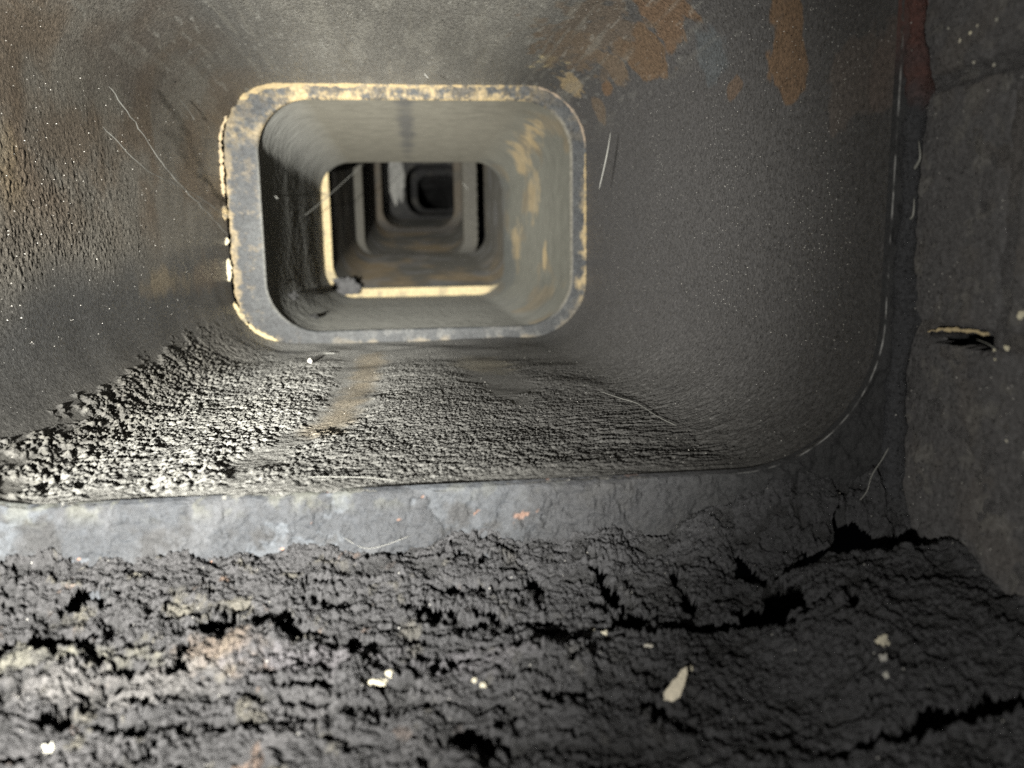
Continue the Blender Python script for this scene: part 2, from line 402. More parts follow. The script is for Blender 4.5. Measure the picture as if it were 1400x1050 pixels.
        c = mix(c, (0.021, 0.0215, 0.0225), ss(0.06, 0.16, Q[..., 0]))
        c = mix(c, (0.30, 0.30, 0.29), ss(0.007, 0.002, np.abs(o - 0.0025)) * ss(0.12, 0.18, Q[..., 0]) * ss(-.3, .5, fbm(Q, 160, 3, 77)))  # edge highlight down the right inner arris, painted into the colour
        c = mix(c, (0.075, 0.030, 0.022), ss(0.06, 0.10, Q[..., 2]) * 0.7)
        return c
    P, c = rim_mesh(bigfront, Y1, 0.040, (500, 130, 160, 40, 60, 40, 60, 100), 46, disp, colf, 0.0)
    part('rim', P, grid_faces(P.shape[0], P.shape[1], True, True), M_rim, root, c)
    return root

def fleck_mesh(pts, rad, seed):
    """small ash chips: flattened tetrahedra"""
    r = np.random.RandomState(seed); k = len(pts)
    base = np.array([[1, 0, 0], [-.5, .87, 0], [-.5, -.87, 0], [0, 0, .7]], np.float32)
    V = base[None] * (rad * r.uniform(0.35, 1.0, (k, 1, 1)) ** 1.0)
    V = V + r.normal(0, 0.25, V.shape) * rad * 0.6 + np.asarray(pts)[:, None, :]
    Fq = np.array([[0, 1, 3], [1, 2, 3], [2, 0, 3], [2, 1, 0]])
    f = (np.arange(k)[:, None, None] * 4 + Fq[None]).reshape(-1, 3)
    return V.reshape(-1, 3), f
def deep_tile(label, y0, y1, r0, r1, colf, thick=0.036, rimcol=None, extra_amp=0.0, outn=0.002, n=(90, 30, 60, 30, 90, 30, 60, 30), nv=120, outer=None):
    root = thing('flue_tile', label, 'flue tile', (0, y0, r0[2]), 'clay flue tiles')
    P, Nn = sweep(r0, r1, y0 + 0.003, y1, np.linspace(0, 1, nv), n)
    col = colf(P, Nn)
    h = 0.0004 * fbm(P, 8, 2, int(y0 * 100)) + 0.0002 * fbm(P, 90, 3, 33) + extra_amp * billow(P, 70, 3, 36) * np.clip(Nn[..., 2] + .5 * Nn[..., 0], 0, 1)
    h *= ss(y0, y0 + .02, P[..., 1])
    P = P + Nn * h[..., None]
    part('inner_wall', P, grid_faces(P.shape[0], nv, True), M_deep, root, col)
    def disp(Q): return 0.0012 * fbm(Q, 50, 4, 3) - 0.0026 * billow(Q, 120, 3, 8) * (0.35 + 0.65 * ss(0.09, 0.12, Q[..., 2]))
    P, c = rim_mesh(r0, y0, thick, tuple(int(a * 1.6) for a in n), 16, disp, rimcol, outn, outer)
    part('rim', P, grid_faces(P.shape[0], P.shape[1], True, True), M_rim, root, c)
    return root

tile_1 = tile1()

# ---- second tile
def col2(P, Nn):
    fl = np.clip(Nn[..., 2], 0, 1); lw = np.clip(Nn[..., 0], 0, 1); rw = np.clip(-Nn[..., 0], 0, 1); ce = np.clip(-Nn[..., 2], 0, 1)
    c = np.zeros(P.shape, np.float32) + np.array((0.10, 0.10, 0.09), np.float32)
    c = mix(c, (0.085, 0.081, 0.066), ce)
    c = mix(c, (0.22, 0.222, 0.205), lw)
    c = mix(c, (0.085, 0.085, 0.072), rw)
    c = mix(c, (0.115, 0.09, 0.055), (rw > .2) * ss(0.2, 0.6, fbm(P, 13, 4, 5, (1, .45, 1))) * 0.5)
    c = mix(c, (0.05, 0.055, 0.056), rw * ss(0.0, 0.4, fbm(P, 9, 3, 8, (1, .4, .6))) * .5)
    for (px, py, ry, rz, s_, sd) in [(742, 188, .05, .012, .9, 1), (757, 172, .03, .010, .9, 2), (722, 215, .07, .020, .7, 3), (746, 350, .016, .016, .9, 4), (708, 330, .06, .025, .6, 5), (730, 265, .05, .03, .5, 6)]:
        c = blob(c, P, pixx(px, py, t2[1]), (0.03, ry, rz), (0.21, 0.165, 0.095), s_, 140 + sd, nf=45, na=0.7, soft=0.4, st=(1, .6, 1))
    # dark smear down the middle of the ceiling
    c = blob(c, P, (0.0, 1.12, t2[3]), (0.010, 0.26, 0.02), (0.045, 0.045, 0.043), 0.85, 3, nf=20, na=0.5, soft=0.6)
    return c
def rim2(P, o, s):
    X, Z = P[..., 0], P[..., 2]
    nz = fbm(P, 55, 5, 11, g=.62); n2 = fbm(P, 30, 4, 23, g=.6); n3 = fbm(P, 160, 4, 29, g=.7)
    top = ss(0.10, 0.135, Z); left = ss(-0.11, -0.155, X) * ss(0.13, 0.08, Z); right = ss(0.145, 0.175, X); bot = ss(-0.055, -0.085, Z)
    c = np.zeros(P.shape, np.float32) + np.array((0.042, 0.0445, 0.0455), np.float32)
    c = mix(c, (0.056, 0.059, 0.059), ss(-0.3, 0.4, n2))
    c = mix(c, (0.03, 0.031, 0.032), ss(0.2, 0.7, n3) * 0.6)
    tl = ss(-0.10, -0.15, X) * top
    c = mix(c, (0.09, 0.078, 0.058), top * 0.7 * ss(-.4, .2, nz))
    c = mix(c, CREAM, top * ss(-0.05, 0.75, n2 * 0.6 + nz * 0.25 + n3 * 0.45 + 0.9 * np.abs(o - 0.45)) * ss(0.17, 0.11, X) * (1 - 0.5 * tl))
    c = mix(c, (0.24, 0.19, 0.11), left * ss(0.80, 0.97, o + 0.16 * nz + .08 * n3) * 0.9)
    c = mix(c, (0.11, 0.095, 0.07), left * ss(0.35, 0.8, n3 * .6 + nz * .5 + ss(0.0, .09, Z) * .3) * 0.8)
    c = mix(c, (0.17, 0.17, 0.155), left * ss(0.05, 0.0, o) * 0.7)
    c = mix(c, (0.035, 0.038, 0.041), right * ss(-0.2, 0.4, fbm(P, 60, 3, 19)) * 0.8)
    c = mix(c, CREAM, right * ss(0.45, 0.9, o + 0.4 * nz) * ss(-0.075, -0.04, Z) * ss(0.10, 0.0, Z))
    c = mix(c, (0.17, 0.16, 0.13), right * ss(0.12, 0.02, o) * 0.7)
    c = mix(c, (0.095, 0.095, 0.09), bot * ss(0.0, 0.5, n2 + .5 * n3) * ss(-0.1, 0.0, X) * 0.8)
    c = mix(c, (0.2, 0.165, 0.11), bot * ss(0.6, 1.0, o + 0.6 * n2) * ss(-0.12, -0.05, X) * 0.5)
    return c
t2end = rect_px(441, 689, 221, 405, Y3, 0.054)
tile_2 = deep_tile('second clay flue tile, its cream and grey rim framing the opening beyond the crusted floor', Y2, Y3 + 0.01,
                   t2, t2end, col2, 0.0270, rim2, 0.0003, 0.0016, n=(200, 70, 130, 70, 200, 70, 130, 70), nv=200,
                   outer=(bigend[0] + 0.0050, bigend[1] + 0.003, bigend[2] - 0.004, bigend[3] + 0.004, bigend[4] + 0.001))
# mortar squeezed out round the joint: ragged beads, missing where the black gaps are
def seam(parent, rect, y, spans, rad, mat, colr, seed, grow=0.0, name='mortar_seam'):
    n = (200, 60, 120, 60, 200, 60, 120, 60)
    s = section((rect[0] - grow, rect[1] + grow, rect[2] - grow, rect[3] + grow, rect[4] + grow), n); tot = len(s[0])
    for (a, b, k, c) in spans:
        idx = np.arange(int(a * tot), int(b * tot)) % tot
        m = len(idx); C = np.stack([s[0][idx], np.full(m, y), s[1][idx]], -1); Nn = np.stack([s[2][idx], 0 * s[2][idx], s[3][idx]], -1)
        r = rad * k * (0.75 + 0.9 * fbm(C, 80, 4, seed)); r = np.clip(r, rad * .15, rad * 2.2)
        r *= np.sqrt(np.clip(np.minimum(np.arange(m), np.arange(m)[::-1]) / 5.0, 0, 1))
        ang = np.linspace(0, 2 * math.pi, 9)[:-1]
        P = C[:, None, :] + r[:, None, None] * (np.cos(ang)[None, :, None] * Nn[:, None, :] + np.sin(ang)[None, :, None] * np.array([0, 1, 0]))
        P = P + (Nn[:, None, :] * 0.35 + 0.2) * (rad * fbm(P, 260, 3, seed + 5))[..., None]
        f = []
        A, B = np.meshgrid(np.arange(m - 1), np.arange(8), indexing='ij')
        f = np.stack([A * 8 + B, A * 8 + (B + 1) % 8, (A + 1) * 8 + (B + 1) % 8, (A + 1) * 8 + B], -1).reshape(-1, 4)
        cc = np.zeros(P.shape, np.float32) + np.array(c, np.float32)
        cc = mix(cc, (0.13, 0.12, 0.10), ss(0.05, 0.4, fbm(P, 120, 3, seed + 9)) * 0.7)
        part(name, P, f[:, ::-1], mat, parent, cc)
        seed += 20
# perimeter fractions: bottom 0-.24, BR .24-.31, right .31-.45, TR .45-.52, top .52-.76, TL .76-.83, left .83-.97, BL .97-1
seam(tile_2, bigend, Y2 - 0.001, [(0.520, 0.705, 0.75, CREAM), (0.705, 0.760, 1.25, CREAM), (0.772, 0.845, 0.7, (0.4, 0.32, 0.2)), (0.852, 0.868, 0.9, CREAM),
     (0.884, 0.893, 0.9, (.5, .45, .32)), (0.905, 0.93, 1.0, (.5, .45, .32)), (0.945, 0.99, 0.8, (.45, .38, .22)),
     (0.325, 0.430, 0.55, CREAM), (0.432, 0.50, 0.4, (0.25, 0.2, 0.15))], 0.0034, M_mortar, CREAM, 60, -0.001)

# ---- third tile: cream rim on the left and below, lump in its lower left corner
def deepcol(seed, base=(0.055, 0.053, 0.046), br=0.7):
    def f(P, Nn):
        fl = np.clip(Nn[..., 2], 0, 1)
        c = np.zeros(P.shape, np.float32) + np.array(base, np.float32)
        c = mix(c, (0.12, 0.092, 0.056), ss(-0.1, 0.6, fbm(P, 8, 4, seed, (1, .5, 1))) * (0.25 + 0.75 * fl) * br)
        c = mix(c, (0.10, 0.10, 0.10), ss(0.1, 0.5, fbm(P, 14, 3, seed + 3)) * 0.4)
        return c
    return f
def rim3(P, o, s):
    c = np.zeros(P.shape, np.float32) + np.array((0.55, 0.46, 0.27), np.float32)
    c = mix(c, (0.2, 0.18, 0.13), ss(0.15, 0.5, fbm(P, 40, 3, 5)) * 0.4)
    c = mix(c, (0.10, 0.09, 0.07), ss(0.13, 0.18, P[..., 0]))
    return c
t3 = rect_px(451, 700, 200, 394, Y3, 0.046)
t3e = rect_px(486, 663, 168, 347, 2.14, 0.046)
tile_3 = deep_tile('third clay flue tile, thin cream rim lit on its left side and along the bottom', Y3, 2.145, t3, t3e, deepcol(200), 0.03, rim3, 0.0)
def greyrim(base, seed):
    def f(P, o, s):
        c = np.zeros(P.shape, np.float32) + np.array(base, np.float32)
        c = mix(c, (0.09, 0.085, 0.07), ss(0.0, 0.5, fbm(P, 22, 3, seed)) * 0.7)
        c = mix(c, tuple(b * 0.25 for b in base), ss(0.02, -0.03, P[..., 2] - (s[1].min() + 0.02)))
        return c
    return f
t4 = rect_px(497, 634, 168, 352, 2.15, 0.05)
t4e = rect_px(515, 632, 178, 318, 2.75, 0.055)
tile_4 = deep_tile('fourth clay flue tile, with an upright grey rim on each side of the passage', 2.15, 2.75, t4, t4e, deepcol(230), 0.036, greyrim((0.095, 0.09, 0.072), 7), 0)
t5 = rect_px(523, 622, 190, 311, 2.76, 0.06)
t5e = rect_px(532, 628, 190, 300, 3.36, 0.06)
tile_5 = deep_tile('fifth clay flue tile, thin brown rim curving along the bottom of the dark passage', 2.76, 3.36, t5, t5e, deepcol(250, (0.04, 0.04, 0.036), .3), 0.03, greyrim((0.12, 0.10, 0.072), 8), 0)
t6 = rect_px(556, 634, 224, 295, 3.37, 0.07)
t6e = rect_px(562, 630, 232, 290, 3.97, 0.06)
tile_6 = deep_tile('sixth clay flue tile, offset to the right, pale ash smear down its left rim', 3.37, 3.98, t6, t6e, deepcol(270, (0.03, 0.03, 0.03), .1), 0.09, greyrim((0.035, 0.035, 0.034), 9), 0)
t7 = rect_px(572, 626, 240, 286, 3.98, 0.05)
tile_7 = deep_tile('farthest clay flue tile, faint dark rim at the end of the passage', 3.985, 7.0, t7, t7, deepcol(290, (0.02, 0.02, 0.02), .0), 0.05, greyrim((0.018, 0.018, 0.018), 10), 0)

# ------------------------------------------------------------------ lumps, crumbs
def lump(name, c, rad, mat, color, seed, rough=0.35, res=14, parent=None, label=None, f=1.0):
    u = np.linspace(0, 2 * math.pi, res * 2 + 1)[:-1]; v = np.linspace(0.02, math.pi - 0.02, res)
    U, V = np.meshgrid(u, v, indexing='ij')
    D = np.stack([np.cos(U) * np.sin(V), np.sin(U) * np.sin(V), np.cos(V)], -1)
    k = 1 + rough * fbm(D + seed * 3.1, 1.3 * f, 4, seed)
    k = k - 0.12 * np.round(k * 3 + D[..., 2]) % 0.3
    P = D * k[..., None] * np.asarray(rad) + np.asarray(c)
    cc = np.zeros(P.shape, np.float32) + np.array(color, np.float32)
    cc = mix(cc, tuple(x * 0.55 for x in color), ss(0.1, 0.5, fbm(D + seed, 2.5, 3, seed + 2)) * .7)
    return part(name, P, grid_faces(res * 2, res, True, True), mat, parent, cc, label=label)
CR = 'pale mortar crumbs in the soot'
def crumb(px, py, Y, r, label, color=(0.45, 0.42, 0.33), seed=1, group=CR, kind='mortar_crumb', cat='mortar crumb', p=None):
    p = pix(px, py, Y) if p is None else p
    return tag(lump(kind, p, r, M_mortar, color, seed, 0.5), label, cat, group)
# ash smear lump hanging on the sixth rim
tag(lump('ash_streak', pix(542, 243, 3.365), (0.033, 0.012, 0.11), M_rim, (0.5, 0.5, 0.47), 5, 0.35, 18), 'pale grey ash smear tapering down the left side of the farthest visible rim', 'ash smear')
tag(lump('mortar_lump', pix(474, 394, Y3 - 0.006), (0.030, 0.014, 0.017), M_rim, (0.10, 0.10, 0.10), 8, 0.45, 18), 'dark broken lump in the lower left corner of the third opening', 'mortar lump')

SG = 'black soot clumps in the second tile'
for (px, py, Y, rr, lb, sd) in [(388, 383, 1.06, (.005, .006, .007), 'highest of three black soot clumps in the lower left corner of the second tile', 71), (402, 404, 1.02, (.006, .008, .005), 'middle one of three black soot clumps in the lower left corner of the second tile', 72),
                            (428, 434, 1.04, (.007, .006, .004), 'lowest of three black soot clumps in the lower left corner of the second tile', 73)]:
    tag(lump('soot_clump', pix(px, py, Y), rr, M_crust, (0.03, 0.03, 0.029), sd, 0.6, 14), lb, 'soot clump', SG)
# ------------------------------------------------------------------ foreground ledge
ZL = -0.131; SL = 0.25
def pixl(px, py, lift=0.0):
    d = ray(px, py); return d * ((ZL + lift - SL * Y1) / (d[2] - SL * d[1]))
XW = 0.2150                                      # face of the brick wall on the right
def ledge():
    root = thing('mortar_ledge', 'rough black crust of creosote and mortar before the nearest tile, split by dark cracks', 'ledge', (0, 0.2, ZL))
    nx_, ny_ = 1050, 440
    xs = np.linspace(-0.34, 0.228, nx_)
    q = np.linspace(0, 1, ny_); ys = 0.13 + (0.333 - 0.13) * (q * 0.75 + 0.25 * q ** 1.6)
    X, Y = np.meshgrid(xs, ys, indexing='ij'); P = np.stack([X, Y, np.zeros_like(X)], -1)
    warp = 0.0022 * fbm(P, 55, 4, 301) + 0.0012 * fbm(P, 300, 2, 305)
    warpx = 0.006 * fbm(P, 50, 3, 311)
    def pl(pts): return np.array([[*pixl(px, py, 0.004)[:2], a] for px, py, a in pts])
    ridges = [  # pixel crest points with a height factor
        ([(-200, 905, 1.0), (0, 897, 1.0), (60, 895, 1.0), (112, 908, 1.2), (135, 900, 0.1), (240, 885, .1), (262, 876, .8), (310, 880, .9), (350, 872, 1.3), (425, 884, .8), (447, 890, .2), (462, 900, 1.3), (495, 902, 1.0), (515, 912, .15),
          (550, 925, .7), (580, 935, .9), (600, 930, .5), (650, 916, .6), (700, 905, .7), (760, 895, .9), (798, 893, 1.3), (808, 905, .1), (840, 868, .3), (890, 874, 1.1), (950, 872, 1.0), (1010, 858, .5), (1060, 868, 1.2), (1120, 872, .7),
          (1165, 866, .3), (1215, 850, .5), (1240, 845, .5), (1290, 850, .5), (1345, 868, .5), (1400, 885, 1.0), (1500, 900, 1)], 0.0042, 0.016),
        ([(-200, 990, .2), (200, 985, .3), (250, 1010, .6), (330, 1003, .4), (420, 1010, .2), (570, 1060, .2), (600, 1050, 1.6), (655, 1052, 1.6), (690, 1000, .2), (760, 968, .5), (840, 962, .3), (885, 975, .6), (930, 1000, .8), (1000, 1012, .6), (1100, 1030, .7), (1180, 1040, 1.2),
          (1250, 1030, 1.4), (1400, 1018, 1.3), (1500, 1015, 1)], 0.0045, 0.014),
        ([(-200, 815, .3), (80, 812, .3), (200, 806, .5), (350, 803, .5), (470, 808, .2), (500, 775, .4), (600, 781, .5), (720, 790, .3), (800, 800, .2), (960, 800, .0), (1050, 715, .0), (1500, 715, 0)], 0.0030, 0.016),
        ([(-200, 850, .2), (60, 862, .3), (90, 856, .9), (125, 832, .6), (160, 825, .1), (200, 836, .4), (260, 842, .5), (320, 838, .5), (350, 842, .6), (420, 870, .1), (600, 871, .4), (700, 873, .5), (735, 872, .6), (750, 860, .05), (900, 850, .1), (1500, 830, 0)], 0.0040, 0.014),
        ([(-200, 700, 0), (980, 760, 0), (1030, 742, .4), (1060, 722, .9), (1110, 708, 1.0), (1165, 694, .9), (1190, 730, .3), (1210, 760, .1), (1225, 778, .6), (1300, 800, .5), (1500, 800, .3)], 0.0055, 0.014)]
    h = np.zeros_like(X); cut = np.zeros_like(X)
    wob = np.clip(fbm(P, 150, 4, 777, g=.6), -.9, 1.2)
    RY = []
    for pts, amp, wd in ridges:
        a = pl(pts); a = a[np.argsort(a[:, 0])]
        yr = np.interp(X + warpx, a[:, 0], a[:, 1]) + warp
        am = np.interp(X + warpx * .5, a[:, 0], a[:, 2])
        am = np.clip(am * (0.85 + 0.8 * np.clip(fbm(P, 60, 3, 321), -0.6, 0.6)), 0, 2.2)
        d = Y - yr
        g = np.where(d < 0, np.exp(-(d / (1.6 * wd)) ** 2), np.exp(-d / 0.0006))
        gw = 0.0050 * np.clip(am - 0.22, 0.0, 2.2) * (1 + .7 * wob) - 0.0006; tr = ss(-0.0004, 0.0004, d) * ss(gw * 1.3, gw * 0.8, d)            # undercut groove behind the crest
        h += amp * am * g; cut = np.maximum(cut, tr * (gw > 0.0002))
        RY.append(yr)
    # diagonal cracks
    def crack(p0, p1, wdt, dep, seed):
        nonlocal cut
        a = pixl(*p0)[:2]; b = pixl(*p1)[:2]; L = b - a
        t = np.clip(((X - a[0]) * L[0] + (Y - a[1]) * L[1]) / (L @ L), 0, 1)
        dx = X + 0.0025 * fbm(P, 110, 3, seed) - (a[0] + t * L[0]); dy = Y + 0.002 * fbm(P, 110, 3, seed + 4) - (a[1] + t * L[1])
        d = np.sqrt(dx * dx + dy * dy); ww = wdt * 1.5 * (0.35 + 0.9 * np.sin(t * math.pi)) * (1 + 1.0 * np.clip(fbm(P, 260, 3, seed + 8), -.8, 1))
        cut = np.maximum(cut, ss(ww * 1.25, ww * 0.7, d))
    crack((995, 765), (1050, 815), 0.0022, 0.008, 401); crack((1045, 812), (1100, 860), 0.003, 0.009, 411)
    crack((808, 785), (870, 860), 0.0016, 0.007, 421); crack((915, 785), (955, 850), 0.0016, 0.007, 431)
    crack((722, 800), (738, 842), 0.0020, 0.008, 441); crack((250, 900), (256, 930), 0.0014, 0.008, 451)
    crack((1100, 770), (1200, 800), 0.0012, 0.006, 461); crack((500, 775), (700, 785), 0.0010, 0.005, 471)
    crack((880, 965), (905, 1000), 0.0020, 0.008, 481); crack((1150, 870), (1180, 895), 0.0014, 0.006, 491)
    crack((560, 845), (700, 850), 0.0009, 0.005, 495); crack((520, 820), (690, 822), 0.0009, 0.004, 497)
    def hole(px, py, rx, ry, seed):
        nonlocal cut
        c0 = pixl(px, py); k = c0[1] / F
        d = np.sqrt(((X - c0[0]) / (rx * k)) ** 2 + ((Y - c0[1]) / (ry * k * 1.45)) ** 2)
        cut = np.maximum(cut, ss(1.2, 0.8, d + 0.55 * fbm(P, 130, 4, seed, g=.6)))
    for args in [(95, 893, 30, 13, 3), (30, 890, 34, 8, 4), (345, 866, 46, 12, 5), (280, 874, 30, 10, 6), (400, 876, 34, 8, 7), (476, 889, 22, 12, 8),
                 (635, 1036, 34, 24, 9), (610, 1050, 30, 20, 10), (860, 856, 42, 13, 11), (950, 866, 70, 9, 12), (1050, 848, 54, 22, 13), (1010, 862, 40, 8, 14), (1290, 1030, 120, 13, 15), (1190, 1040, 50, 10, 16),
                 (1360, 1010, 50, 12, 17), (795, 893, 14, 12, 18), (570, 915, 18, 8, 19), (1100, 868, 60, 5, 20), (1210, 787, 22, 9, 21), (1170, 778, 30, 5, 22), (700, 868, 36, 5, 23), (736, 815, 8, 20, 24),
                 (1040, 800, 14, 16, 25), (115, 838, 20, 10, 26), (250, 915, 5, 16, 27), (905, 985, 12, 14, 28), (200, 1015, 60, 7, 29), (80, 1000, 40, 6, 30), (420, 955, 40, 5, 31), (760, 965, 40, 5, 32)]:
        hole(*args[:4], 800 + args[4])
    dd = np.sqrt(((X - 0.191) / 0.029) ** 2 + ((Y - 0.303 + 0.10 * (X - .183)) / 0.0135) ** 2)
    cut = np.maximum(cut, ss(1.15, 0.85, dd + 0.45 * fbm(P, 100, 4, 861)))
    h += 0.017 * ss(0.125, 0.165, X + .3 * warpx) * ss(0.300, 0.288, Y + warp) * ss(0.17, 0.25, Y)
    # crust
    lumps = billow(P, 230, 3, 331, (1, 1.3, 1), 0.6); groove = billow(P, 120, 2, 335, (0.35, 1.6, 1)); fine = billow(P, 420, 2, 341)
    rt = ss(0.0, 0.1, X)
    h += 0.0013 * lumps * (1 - 0.4 * rt) + 0.0011 * groove * (1 - 0.4 * rt) + 0.0014 * fine + 0.0012 * fbm(P, 22, 3, 345)
    g1, gid = cells(X, Y, 400, 7, 0.55); g2, _ = cells(X * 0.8, Y, 170, 8, 0.7)
    rough = 0.45 + 0.55 * ss(-0.2, 0.3, fbm(P, 30, 2, 391))
    h += rough * (0.0014 * ss(0.02, 0.30, g1) * (0.5 + gid) + 0.0016 * ss(0.0, 0.16, g2) * (1 - .3 * rt))
    pit = ss(0.16, 0.34, fbm(P, 130, 3, 351, (0.55, 1.2, 1))); h -= 0.0038 * pit * (1 - .3 * rt) * rough
    # long thin fissures lying across
    fis = ss(0.045, 0.012, np.abs(fbm(P, 42, 4, 395, (0.35, 1.5, 1)))) * ss(0.0, 0.35, fbm(P, 35, 2, 397)); h -= 0.003 * fis; cut = np.maximum(cut, np.clip(fis * 1.0, 0, 1) * ss(0.0, .3, fbm(P, 60, 2, 399)))
    cut = np.maximum(cut, ss(0.46, 0.58, fbm(P, 120, 4, 353, (0.45, 1.3, 1))) * ss(0.12, 0.0, X)); cut *= ss(0.332, 0.327, Y)
    h -= 0.0022 * ss(0.1, 0.5, cut); h[:, 0] -= 0.03
    # rises against the face of the tile, heaped in the right corner, rounded down towards the camera
    big = fbm(P, 30, 4, 361)
    toe = 0.006 + 0.007 * big + 0.012 * ss(-0.16, -0.3, X)
    toe = toe + 0.016 * ss(0.09, 0.17, X)
    h += np.clip(toe, -0.002, 1) * ss(0.295 + 0.012 * ss(0.1, .15, X), 0.333, Y)
    heap = np.exp(-(((X - 0.165) / 0.035) ** 2 + ((Y - 0.335) / 0.014) ** 2)); h += 0.009 * heap
    h += 0 * Y
    # a fold of mortar in the middle foreground
    fold = np.exp(-(((X - pixl(740, 930)[0]) / 0.030) ** 2 + ((Y - pixl(740, 925)[1]) / 0.010) ** 2)); h += 0.004 * fold
    Z = ZL - SL * (Y1 - Y) + h
    Q = np.stack([X, Y, Z], -1)
    Q = Q + 0.0011 * np.stack([fbm(Q, 210, 3, 701), fbm(Q, 210, 3, 711), 0.6 * fbm(Q, 330, 3, 721)], -1)
    P = Q
    col = np.zeros(P.shape, np.float32) + np.array((0.042, 0.0422, 0.0445), np.float32)
    lf = ss(0.13, -0.12, X)
    col = mix(col, (0.046, 0.045, 0.0455), lf * 0.8)
    col = mix(col, (0.075, 0.073, 0.074), lf * ss(0.05, 0.45, fbm(P, 40, 4, 371)) * ss(0.285, 0.24, Y) * 0.7)
    col = mix(col, (0.12, 0.11, 0.08), ss(0.35, 0.62, fbm(P, 70, 4, 375)) * lf * 0.5)
    col = mix(col, (0.15, 0.10, 0.07), ss(0.7, 0.85, fbm(P, 90, 4, 379)) * ss(0.05, -0.1, X) * 0.7)
    for (px, py, rx, ry, c, s, sd) in [(300, 915, .014, .008, (0.13, 0.10, 0.075), .6, 1), (640, 925, .02, .006, (0.08, 0.077, 0.082), .8, 2), (150, 955, .03, .008, (0.11, 0.105, 0.1), .7, 3), (60, 920, .03, .006, (0.12, 0.115, 0.09), .7, 4),
                                       (420, 920, .02, .006, (.09, .085, .09), .7, 5)]:
        c0 = pixl(px, py); col = blob(col, P, (c0[0], c0[1], 0), (rx, ry, 1), c, s, 380 + sd, nf=120, na=.8, soft=.5)
    col = mix(col, (0.018, 0.018, 0.018), np.clip(pit * 0.7 + fis * .6, 0, 1))
    # split into the plates between the two main cracks
    faces = grid_faces(nx_, ny_).reshape(nx_ - 1, ny_ - 1, 4)
    ymid = Y[:-1, :-1]; a = RY[0][:-1, :-1]; b = RY[1][:-1, :-1]; xm = X[:-1, :-1]
    ids = np.where(ymid > a, 0, np.where(ymid > b, 1, 2))
    x1 = pixl(512, 912)[0]; x2 = pixl(812, 890)[0]
    sub = np.where(xm + warpx[:-1, :-1] < x1, 0, np.where(xm + warpx[:-1, :-1] < x2, 1, 2))
    ids = np.where(ids == 1, 10 + sub, ids)
    cm = 0.25 * (cut[:-1, :-1] + cut[1:, :-1] + cut[:-1, 1:] + cut[1:, 1:])
    ids = np.where(cm > 0.55, -1, ids)
    # the hollow bed below the plates
    bx, by = np.meshgrid(np.linspace(-0.34, 0.228, 180), np.linspace(0.13, 0.34, 80), indexing='ij')
    B = np.stack([bx, by, ZL - SL * (Y1 - by) - 0.024 + 0.002 * fbm(np.stack([bx, by, 0 * bx], -1), 60, 3, 9)], -1)
    part('rubble_bed', B, grid_faces(180, 80), M_crust, root, np.zeros(B.shape, np.float32) + 0.03)
    V = Q.reshape(-1, 3); C = col.reshape(-1, 3)
    for k in np.unique(ids):
        if k < 0: continue
        f = faces[ids == k].reshape(-1, 4)
        u, inv = np.unique(f, return_inverse=True)
        part('crust_plate', V[u], inv.reshape(-1, 4), M_crust, root, C[u])
    return root, X, Y, Z
ledge_root, LX, LY, LZ = ledge()
def on_ledge(px, py, lift=0.0):
    """where the sight line meets the crust"""
    d = ray(px, py); best = None
    for z in np.linspace(-0.10, -0.185, 171):
        p = d * (z / d[2])
        i = int(np.clip(np.searchsorted(LX[:, 0], p[0]), 0, LX.shape[0] - 1)); j = int(np.clip(np.searchsorted(LY[0], p[1]), 0, LY.shape[1] - 1))
        if LZ[i, j] >= z: return p + np.array([0, 0, lift])
    return p

def chip(px, py, poly, label, th=0.0012, color=(0.62, 0.57, 0.46), name='paint_flake', cat='flake'):
    """a flat pale flake with thickness; poly in millimetres in the plane facing the camera, leaning on the crust"""
    c = on_ledge(px, py, 0.0015)
    right = RC[:, 0]; up = RC[:, 1]; fw = -RC[:, 2]
    up2 = up * 0.75 + fw * 0.66; up2 /= np.linalg.norm(up2); nn = np.cross(right, up2)
    pts = []
    P2 = np.array(poly) * 0.001; k = len(P2); r = np.random.RandomState(3)
    ctr = P2.mean(0)
    V = []
    for lay, (sc, off) in enumerate([(0.97, -th), (1.0, -th * .3), (1.0, th * .3), (0.93, th), (0.5, th * 1.15)]):
        for q in P2:
            q2 = ctr + (q - ctr) * sc
            V.append(c + right * q2[0] + up2 * q2[1] + nn * (off + r.normal(0, th * .12)))
    V.append(c + right * ctr[0] + up2 * ctr[1] + nn * th * 1.2); V.append(c + right * ctr[0] + up2 * ctr[1] - nn * th)
    f = []
    for l in range(4):
        for i in range(k):
            j = (i + 1) % k; f.append([l * k + i, l * k + j, (l + 1) * k + j]); f.append([l * k + i, (l + 1) * k + j, (l + 1) * k + i])
    for i in range(k):
        j = (i + 1) % k; f.append([4 * k + i, 4 * k + j, 5 * k]); f.append([j, i, 5 * k + 1])
    V = np.array(V, np.float32); cc = np.zeros(V.shape, np.float32) + np.array(color, np.float32)
    return tag(part(name, V, f, M_mortar, None, cc, smooth=False), label, cat)
def mm(poly, Y): return [(x / F * Y * 1000, y / F * Y * 1000) for x, y in poly]
chip(925, 945, mm([(-21, -20), (-8, -21), (3, -15), (13, 4), (19, 20), (20, 31), (10, 26), (2, 14), (-6, 9), (-12, 0), (-20, -8)], 0.245),
     'large pale angular flake standing in the crust at the lower centre right')
crumb(0, 0, 0, (0.0022, 0.0018, 0.0022), 'round pale crumb on the dark crust at the lower right', seed=3, p=on_ledge(1207, 881, .001))
crumb(0, 0, 0, (0.0012, 0.001, 0.0022), 'small dull crumb just below the round pale one at the lower right', (0.36, 0.35, 0.32), seed=4, p=on_ledge(1208, 903, .0005))
